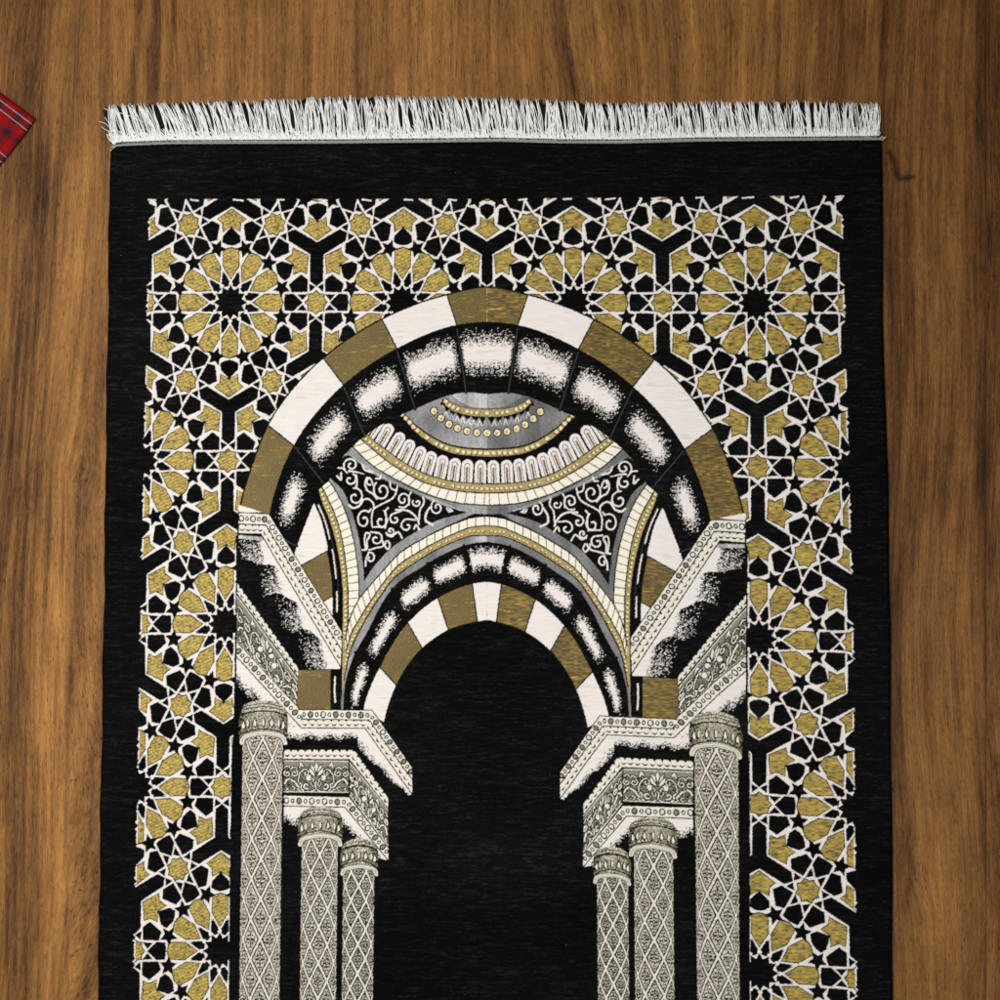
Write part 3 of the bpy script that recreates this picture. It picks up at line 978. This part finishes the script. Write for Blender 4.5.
def wood_material():
    m, nt, b = mat('teak_boards')
    g = N(nt, 'ShaderNodeAttribute', attribute_name='grain')      # (across, along) in mm, bent round the knots
    tone = N(nt, 'ShaderNodeAttribute', attribute_name='figure')
    sep = N(nt, 'ShaderNodeSeparateXYZ'); nt.links.new(g.outputs['Vector'], sep.inputs[0])

    def vec(sx_, sy_, off=0.):
        c = N(nt, 'ShaderNodeCombineXYZ')
        nt.links.new(math_node(nt, 'MULTIPLY_ADD', sep.outputs[0], sx_, off), c.inputs[0])
        nt.links.new(math_node(nt, 'MULTIPLY_ADD', sep.outputs[1], sy_, off * .37), c.inputs[1])
        nt.links.new(math_node(nt, 'MULTIPLY', sep.outputs[2], 17.3), c.inputs[2])
        return c.outputs[0]
    broad = noise(nt, vec(.028, .0022), 1, 3, .5, .3)
    mid = noise(nt, vec(.11, .0045, 31), 1, 4, .6, .4)
    fine = noise(nt, vec(.40, .014, 73), 1, 4, .7)
    hair = noise(nt, vec(1.7, .11, 11), 1, 4, .8)
    pore = noise(nt, vec(1.15, .12, 5), 1, 2, .5)
    mott = noise(nt, vec(.05, .03, 91), 1, 4, .6)
    t = math_node(nt, 'MULTIPLY_ADD', broad, .42, math_node(nt, 'MULTIPLY', mid, .62))
    t = math_node(nt, 'MULTIPLY_ADD', fine, .55, t)
    t = math_node(nt, 'MULTIPLY_ADD', hair, .80, t)
    t = math_node(nt, 'MULTIPLY_ADD', mott, .24, t)
    t = math_node(nt, 'ADD', t, tone.outputs['Fac'])
    t = math_node(nt, 'SUBTRACT', t, .785)
    ramp = N(nt, 'ShaderNodeValToRGB')
    el = ramp.color_ramp.elements
    el[0].position = .16; el[0].color = (.031, .0130, .0045, 1)
    el[1].position = .92; el[1].color = (.50, .240, .060, 1)
    for p_, c_ in ((.34, (.094, .0390, .0118)), (.5, (.186, .0830, .0235)), (.68, (.297, .137, .037))):
        e = el.new(p_); e.color = (*c_, 1)
    nt.links.new(t, ramp.inputs[0])
    # short dark pores
    pr = N(nt, 'ShaderNodeMapRange'); pr.inputs[1].default_value = .60; pr.inputs[2].default_value = .70
    pr.inputs[3].default_value = 0; pr.inputs[4].default_value = .75
    nt.links.new(pore, pr.inputs[0])
    seam = N(nt, 'ShaderNodeAttribute', attribute_name='joint')
    mx = N(nt, 'ShaderNodeMix', data_type='RGBA', blend_type='MULTIPLY')
    nt.links.new(math_node(nt, 'MAXIMUM', pr.outputs[0], seam.outputs['Fac']), mx.inputs[0]); nt.links.new(ramp.outputs[0], mx.inputs[6]); mx.inputs[7].default_value = (.27, .19, .14, 1)
    nt.links.new(mx.outputs[2], b.inputs['Base Color'])
    b.inputs['Roughness'].default_value = .55; b.inputs['Specular IOR Level'].default_value = .15
    bp = N(nt, 'ShaderNodeBump'); bp.inputs['Strength'].default_value = .35; bp.inputs['Distance'].default_value = .0005
    h = math_node(nt, 'SUBTRACT', math_node(nt, 'MULTIPLY', hair, .6), pr.outputs[0])
    nt.links.new(h, bp.inputs['Height']); nt.links.new(bp.outputs[0], b.inputs['Normal'])
    return m


# ------------------------------------------------------------------ the floor
def floor():
    far = np.arange(-1400, -300, 25.0); far2 = np.arange(1304, 2400, 25.0)
    EDGES = [-1300, -1050, -800, -520, -260, -55, 176, 356, 560, 820, 986, 1190, 1400, 1650, 1900, 2150]       # where the boards meet
    fine = np.array([-1.6, -.8, 0, .8, 1.6])
    u = np.unique(np.r_[far, np.arange(-300, 1304, 2.0), far2, (np.array(EDGES)[:, None] + fine).ravel()])
    v = np.unique(np.r_[far, np.arange(-300, 1304, 2.0), far2, (np.array([276, 640])[:, None] + fine).ravel()])
    uu, vv = np.meshgrid(u, v)
    board = np.searchsorted(EDGES, uu.ravel()).reshape(uu.shape) * 1.0
    # grain bends round knots and drifts slowly
    g = uu + 9 * np.sin(vv * .0042 + uu * .006) + 5 * np.sin(vv * .011 + 1 + uu * .013)
    g = g + np.where(uu < 130, (vv - 300) * .075 * np.clip((130 - uu) / 60., 0, 1), 0)
    for ku, kv, a, su, sv in ((84, 470, -9, 14, 40), (898, 872, 13, 12, 30), (900, 182, 5, 8, 16), (545, -10, 6, 34, 90), (592, 12, -4, 22, 60), (165, 12, 8, 12, 30)):
        g = g + a * np.tanh((uu - ku) / su) * np.exp(-((uu - ku) / (su * 2.2)) ** 2 - ((vv - kv) / sv) ** 2)
    fig = np.zeros_like(uu)

    def streak(pts, w, amp):
        nonlocal fig
        p = np.asarray(pts, float)
        c = np.interp(vv, p[:, 1], p[:, 0])
        f = np.clip((vv - p[0, 1]) / 60. + .5, 0, 1) * np.clip((p[-1, 1] - vv) / 60. + .5, 0, 1)
        fig = fig + .72 * amp * np.exp(-((uu - c) / w) ** 2) * f
    streak([(30, -60), (28, 0), (25, 120), (28, 220)], 22, -.20)
    streak([(140, -50), (138, 40), (130, 110), (128, 200)], 4, -.24)
    streak([(158, -50), (156, 40), (152, 120)], 6, -.18)
    streak([(176, -50), (172, 60), (168, 120)], 3, -.22)
    streak([(165, -50), (163, 60), (160, 120)], 3, .12)
    streak([(112, -50), (108, 60), (100, 120)], 16, .10)
    streak([(240, -50), (238, 60), (234, 120)], 5, -.12)
    streak([(225, -50), (222, 60), (215, 120)], 10, .06)
    streak([(320, -50), (318, 120)], 26, .07)
    streak([(355, -50), (356, 120)], 4, -.14)
    streak([(410, -50), (410, 120)], 3, -.14)
    streak([(440, -50), (440, 120)], 22, .05)
    streak([(555, -50), (560, 120)], 16, -.14)
    streak([(575, -50), (572, 35), (576, 50)], 5, .16)
    streak([(620, -50), (622, 120)], 10, -.10)
    streak([(648, -50), (655, 120)], 8, -.12)
    streak([(690, -50), (690, 120)], 20, .06)
    streak([(760, -50), (762, 120)], 8, -.10)
    streak([(790, -50), (790, 120)], 18, .08)
    streak([(838, -50), (842, 160)], 14, -.12)
    streak([(870, -50), (874, 80), (868, 200)], 7, .10)
    streak([(884, -50), (884, 140)], 4, -.12)
    streak([(985, -50), (980, 300), (988, 700), (986, 900)], 9, -.16)
    streak([(940, -50), (938, 400), (945, 1050)], 22, .05)
    streak([(905, 180), (900, 330), (898, 620)], 12, -.10)
    streak([(898, 560), (900, 700), (896, 820)], 9, -.12)
    streak([(900, 850), (904, 885)], 10, -.16)
    streak([(955, 520), (955, 1050)], 30, .16); streak([(915, 900), (915, 1050)], 22, .14)  # stronger light at the lower right, put into the board tone
    streak([(908, 845), (913, 872), (907, 900)], 3, -.22); streak([(902, 848), (905, 872), (902, 890)], 2.5, .16)
    # a short check in the wood beside the upper right corner
    chk = spl([(889, 152), (893, 160), (896, 172), (899, 178), (906, 178), (914, 177)])
    near = (uu > 880) & (uu < 925) & (vv > 145) & (vv < 190)
    dd = np.min(np.hypot(uu[near][:, None] - chk[None, :, 0], vv[near][:, None] - chk[None, :, 1]), axis=1)
    fig[near] -= .30 * np.exp(-(dd / 2.2) ** 2)
    # left of the rug
    streak([(50, 140), (38, 250), (28, 400), (18, 560), (8, 760)], 20, -.20)
    streak([(88, 140), (80, 250), (70, 400), (60, 560), (52, 720)], 18, .16)
    streak([(100, 340), (96, 430), (92, 470)], 9, -.16)
    streak([(84, 455), (82, 500), (84, 560), (76, 640), (66, 760)], 7, -.22)
    streak([(104, 420), (101, 520), (97, 640), (88, 740)], 5, .10)
    streak([(60, 560), (50, 700), (58, 860), (62, 1050)], 20, .17)
    streak([(103, 620), (96, 740), (92, 840), (95, 900)], 7, -.20)
    streak([(20, 760), (14, 1050)], 16, -.08)
    streak([(84, 840), (86, 1050)], 3, -.15)
    for x_ in (6, 14, 24, 37, 52, 66):
        streak([(x_ + 14, 470), (x_ + 6, 640), (x_, 800), (x_ + 2, 1050)], 1.5, -.20)
    for x_ in (10, 18, 27, 40):
        streak([(x_ + 22, 120), (x_ + 12, 280), (x_, 480)], 1.6, -.16)
        streak([(x_ + 27, 140), (x_ + 16, 300), (x_ + 4, 460)], 1.2, .14)
    fig = fig + np.where(board >= 10, -.09, 0) + .02 * np.sin(board * 12.9)
    jn = np.zeros_like(uu)
    for e_ in EDGES:
        jn = np.maximum(jn, (.5 if e_ > 700 else .28) * np.exp(-((uu - e_) / .8) ** 2))
    jn = np.maximum(jn, .45 * np.exp(-((vv - 276) / .9) ** 2) * (uu > 986) * (uu < 1190))
    jn = np.maximum(jn, .45 * np.exp(-((vv - 640) / .9) ** 2) * (uu > 356) * (uu < 560))
    zz = -.5 * jn
    me = grid_mesh('floor', (uu - 500) * MM, (500 - vv) * MM, zz * MM)
    at = me.attributes.new('grain', 'FLOAT_VECTOR', 'POINT')
    at.data.foreach_set('vector', np.stack([g, vv, board * 1.0], -1).astype(np.float32).ravel())
    add_float(me, 'figure', fig); add_float(me, 'joint', jn)
    me.materials.append(wood_material())
    o = bpy.data.objects.new('floor', me); C.objects.link(o)
    o['kind'] = 'structure'


floor()

# ------------------------------------------------------------------ the rug
rug = bpy.data.objects.new('prayer_rug', None); C.objects.link(rug)
rug.location = (0, 0, 0)
rug['label'] = 'black prayer rug with white and gold arch design and white fringe, lying on wooden floor'
rug['category'] = 'prayer rug'

me = grid_mesh('woven_panel', VX, VY, VZ)
add_color(me, 'thread', COL); add_float(me, 'lurex', MET)
me.materials.append(weave_material())
o = bpy.data.objects.new('woven_panel', me); C.objects.link(o); o.parent = rug
del COL, HT, MET, U_, V_, LU, LV, SX, SY


def tubes(name, paths, radii, material, parent, sides=5):
    verts, faces = [], []
    for pth, rad in zip(paths, radii):
        p = np.asarray(pth, float)
        t = np.gradient(p, axis=0); t /= np.linalg.norm(t, axis=1)[:, None] + 1e-12
        up = np.array([0, 0, 1.]); s = np.cross(t, up); s /= np.linalg.norm(s, axis=1)[:, None] + 1e-12
        n = np.cross(s, t)
        base = len(verts)
        m = len(p)
        for i in range(m):
            for k_ in range(sides):
                a = 2 * math.pi * k_ / sides
                verts.append(tuple(p[i] + rad[i] * (s[i] * math.cos(a) + n[i] * math.sin(a))))
        for i in range(m - 1):
            for k_ in range(sides):
                a = base + i * sides + k_; b_ = base + i * sides + (k_ + 1) % sides
                faces.append((a, b_, b_ + sides, a + sides))
        faces.append(tuple(base + k_ for k_ in range(sides))[::-1])
        faces.append(tuple(base + (m - 1) * sides + k_ for k_ in range(sides)))
    me_ = bpy.data.meshes.new(name); me_.from_pydata(verts, [], faces)
    me_.polygons.foreach_set('use_smooth', np.ones(len(me_.polygons), bool))
    me_.materials.append(material)
    ob = bpy.data.objects.new(name, me_); C.objects.link(ob); ob.parent = parent
    return ob


ROOT = ([112, 120, 170, 340, 420, 500, 560, 620, 700, 800, 876], [142.5, 141.8, 140.2, 139.6, 139.4, 138.2, 139.2, 140.0, 137.6, 136.6, 136.0])
TIP = ([110, 125, 170, 250, 320, 400, 500, 560, 600, 700, 800, 876], [106, 105, 103, 101, 97.5, 96.5, 98, 100.5, 103, 102, 101.5, 103.5])
LEAN = ([112, 130, 180, 230, 300, 350, 420, 480, 550, 650, 750, 850, 876], [-7, -13, -14, -11, -6, -3, -8, -7, -4, -3, -5, -2, 0])


def thread_path(u, zbase, spread, short=1.0, clump=0.):
    rv = np.interp(u, *ROOT); tv_ = np.interp(u, *TIP); ln = np.interp(u, *LEAN)
    f = min(1.03, max(.6, random.gauss(.99, .022))) * short
    ln = ln + random.gauss(0, spread) + clump
    bend = random.gauss(0, 1.6)
    dv_ = (rv - tv_) * f
    pts = []
    for i in range(8):
        t = i / 7
        uu_ = u + ln * t ** 1.35 + bend * math.sin(t * math.pi) + .35 * math.sin(t * 9 + u)
        vv_ = rv + 1.5 - (dv_ + 1.5) * t
        z = zbase * (1 - .75 * t) + 1.1 * math.sin(t * math.pi) * random.uniform(.3, 1) + .5
        pts.append(P(uu_, vv_, max(.3, z) * MM))
    return pts


white_yarn = yarn_material('white_yarn', (.84, .845, .835), .05)
black_yarn = yarn_material('black_yarn', (.010, .010, .012), .3, .9)
cord_yarn = yarn_material('cord_yarn', (.27, .275, .27))

paths, radii = [], []
u = 113.0
while u < 876.5:        # the yarns hang together in wisps
    wdt = random.uniform(1.3, 3.6)
    n = max(2, int(round(wdt / .82)))
    lean, pull, cut = random.gauss(0, 3.0), random.uniform(.3, .9), random.gauss(1, .018)
    for k_ in range(n):
        off = (k_ + random.uniform(.2, .8)) / n * wdt
        paths.append(thread_path(u + off, 3.6, .5, cut * random.gauss(1, .012), lean - (off - wdt / 2) * (1 - pull) + random.gauss(0, .3)))
        r = random.uniform(.38, .56) * MM
        radii.append([r * 1.1, r * 1.1, r, r, r, r * .95, r * .95, r * .8])
    if random.random() < .45:      # a single yarn lying across
        paths.append(thread_path(u + wdt * random.random(), 4.4, 5.0, random.uniform(.8, 1.02)))
        r = .42 * MM
        radii.append([r] * 7 + [r * .5])
    u += wdt + max(-.3, random.gauss(.35, .45))
u = 113.0
while u < 876.5:        # short bent yarns make the dense root
    paths.append(thread_path(u, 4.0, .8, random.uniform(.12, .36)))
    r = random.uniform(.45, .65) * MM
    radii.append([r, r, r, r, r * .95, r * .9, r * .8, r * .4])
    u += random.uniform(.5, .85)
# loose yarns straying at the left corner
for (a, b_, c_) in (((115, 133), (106, 124), (99, 121.5)), ((115, 133), (108, 122), (105, 117)), ((113, 132), (106, 130), (101, 126)), ((117, 128), (112, 114), (104, 108)), ((143, 122), (130, 116), (117, 112)), ((876, 136), (880, 122), (879.5, 106))):
    q = spl([a, b_, c_], 4)
    paths.append([P(x, y, 3.4 * MM) for x, y in q]); radii.append([.32 * MM] * len(q))
fr = tubes('fringe', paths, radii, white_yarn, rug)
fr['label'] = 'white yarn fringe along the upper end'

paths, radii = [], []
u = 112.0
while u < 877:
    paths.append(thread_path(u, 1.0, 1.8, random.uniform(.86, .98), random.gauss(0, 1)))
    r = random.uniform(.65, .95) * MM
    radii.append([r] * 7 + [r * .6])
    u += random.uniform(.55, .95)
u = 112.5
while u < 877:
    paths.append(thread_path(u, .8, .5, random.uniform(.90, .98)))
    radii.append([.8 * MM] * 7 + [.5 * MM])
    u += 1.15
bf = tubes('backing_fringe', paths, radii, black_yarn, rug, 4)
bf['label'] = 'black threads showing between the white fringe'

# whip-stitched cord along the upper end
us = np.arange(116, 882.5, 2.0)
vs_ = np.interp(us, [112, 122, 170, 340, 500, 560, 620, 700, 880], [146.2, 144.9, 143.1, 142.4, 140.6, 142.2, 142.5, 140.4, 138.9])
cord = [P(a, b_ + .15 * math.sin(a * .9), 5.6 * MM) for a, b_ in zip(us, vs_)]
hem = tubes('hem_cord', [[P(112.2, 149.4, 3.6 * MM), P(113.2, 148.0, 4.6 * MM), P(114.4, 147.0, 5.2 * MM)] + cord], [[.6 * MM, .9 * MM, 1.1 * MM] + [1.2 * MM] * len(cord)], cord_yarn, rug, 8)
# dark seam thread between cord and fringe
seam = [P(a, b_ - 2.3, 4.6 * MM) for a, b_ in zip(us, vs_)]
tubes('seam_thread', [seam], [[.75 * MM] * len(seam)], black_yarn, rug, 6)
# overcast stitches at the two corners, each corner sewn with one pale thread
pale = yarn_material('pale_thread', (.66, .60, .56))
pts = []
for i_, (x, y) in enumerate(((111.5, 133), (112.0, 135.5), (112.7, 138), (113.6, 141), (114.0, 144.5), (113.0, 147.5), (111.5, 150.5))):
    pts += [P(x - 1.3, y - .5, 3.0 * MM), P(x + .1, y, 4.7 * MM), P(x + 1.6, y + .9, 3.2 * MM)]
tubes('corner_stitching', [spl(pts, 5)], [[.5 * MM] * ((len(pts) - 1) * 5 + 1)], pale, rug, 6)
pts = []
for a, b_ in (((876.2, 132), (878.8, 129.6)), ((876.6, 135.4), (880.2, 132.6)), ((877.4, 140.2), (882.6, 136.2)), ((881.8, 140.2), (886, 136.4))):
    pts += [P(a[0], a[1], 3.0 * MM), P((a[0] + b_[0]) / 2, (a[1] + b_[1]) / 2, 5.6 * MM), P(b_[0], b_[1], 3.6 * MM)]
tubes('corner_stitching', [spl(pts, 5)], [[.62 * MM] * ((len(pts) - 1) * 5 + 1)], pale, rug, 6)


# ------------------------------------------------------------------ red tartan cloth at the left
def tartan():
    cor = np.array([36.5, 119.0])                      # the corner that shows
    e1 = np.array([-math.cos(math.radians(37)), -math.sin(math.radians(37))])    # along the upper edge
    e2 = np.array([-math.sin(math.radians(37)), math.cos(math.radians(37))])      # along the right edge
    A, B = 210.0, 150.0
    na, nb = 520, 380
    s = np.linspace(0, A, na); t = np.linspace(0, B, nb)
    T, S_ = np.meshgrid(t, s, indexing='ij')
    u_ = cor[0] + e1[0] * S_ + e2[0] * T; v_ = cor[1] + e1[1] * S_ + e2[1] * T
    u_ = u_ + .8 * np.sin(S_ * .05); v_ = v_ + .9 * np.sin(T * .07 + S_ * .03)
    red = np.array([.28, .004, .006]); dark = np.array([.020, .012, .018]); white = np.array([.34, .26, .26]); mid = np.array([.15, .006, .010])

    def sett(x, off):
        x = np.mod(x - off, 42.0)
        c = np.zeros(x.shape, int)
        c[(x > 4) & (x < 15)] = 1                      # dark ground with pale lines
        c[(x > 4.8) & (x < 6.0)] = 2; c[(x > 12.2) & (x < 13.4)] = 2
        c[(x > 8) & (x < 10.5)] = 3
        c[(x > 21) & (x < 33)] = 3
        c[(x > 24.5) & (x < 29.5)] = 1
        return c
    pal = np.array([red, dark, white, mid])
    wa, wb = sett(T, 1.5), sett(S_, 31.5)
    wb = np.where(wb == 2, 3, wb)
    i_ = (np.floor(S_ / .5) + np.floor(T / .5)) % 2
    col = pal[wa] * .5 + pal[wb] * .5
    col = np.where(((wa == 2))[..., None], pal[wa] * .8 + pal[wb] * .2, col)
    col = np.where(((wb == 2) & (wa != 2))[..., None], pal[wa] * .75 + pal[wb] * .25, col)
    col = col * (.85 + .3 * rng.random(T.shape))[..., None]
    d = np.minimum(np.minimum(S_, T), np.minimum(A - S_, B - T))
    r_ = np.sqrt(np.clip(1 - (1 - np.clip(d / 4.5, 0, 1)) ** 2, 0, 1))
    z = (.3 + 7.2 * r_ + .5 * np.sin(S_ * .09) * np.sin(T * .11))
    kk = (CAM_H - z * MM) / CAM_H
    me_ = grid_mesh('tartan_cloth', (u_ - 500) * MM * kk, (500 - v_) * MM * kk, z * MM)
    me_.flip_normals()
    add_color(me_, 'thread', col)
    m, nt, b = mat('tartan_wool')
    a = N(nt, 'ShaderNodeAttribute', attribute_name='thread'); nt.links.new(a.outputs['Color'], b.inputs['Base Color'])
    b.inputs['Roughness'].default_value = .85; b.inputs['Specular IOR Level'].default_value = .1
    me_.materials.append(m)
    ob = bpy.data.objects.new('tartan_cloth', me_); C.objects.link(ob)
    ob['label'] = 'corner of a folded red tartan cloth with white and black stripes on the floor'
    ob['category'] = 'cloth'


tartan()

# ------------------------------------------------------------------ light and camera
w = bpy.data.worlds.new('World'); bpy.context.scene.world = w; w.use_nodes = True
bg = w.node_tree.nodes['Background']; bg.inputs[0].default_value = (1.0, .98, .95, 1); bg.inputs[1].default_value = .15


def area(name, loc, target, size, power, col):
    l = bpy.data.lights.new(name, 'AREA'); l.shape = 'DISK'; l.size = size; l.energy = power; l.color = col
    ob = bpy.data.objects.new(name, l); C.objects.link(ob); ob.location = loc
    from mathutils import Vector
    ob.rotation_euler = (Vector(target) - Vector(loc)).to_track_quat('-Z', 'Y').to_euler()


area('softbox', (-.46, .34, 1.15), (-.30, .2, 0), .40, 7.9, (1.0, .97, .925))
area('softbox', (-.40, -.44, 1.15), (-.2, -.2, 0), .40, 6.9, (1.0, .97, .925))
area('softbox', (.40, -.36, 1.15), (.12, -.14, 0), .40, 4.0, (1.0, .97, .925))

cam = bpy.data.cameras.new('camera'); co = bpy.data.objects.new('camera', cam); C.objects.link(co)
co.location = (0, 0, CAM_H); co.rotation_euler = (0, 0, 0)
cam.sensor_width = 36; cam.lens = 36 * CAM_H / 1.0
cam.clip_start = .01; cam.clip_end = 100
sc = bpy.context.scene
sc.camera = co
sc.view_settings.view_transform = 'Standard'; sc.view_settings.look = 'None'
sc.view_settings.exposure = 0; sc.view_settings.gamma = 1
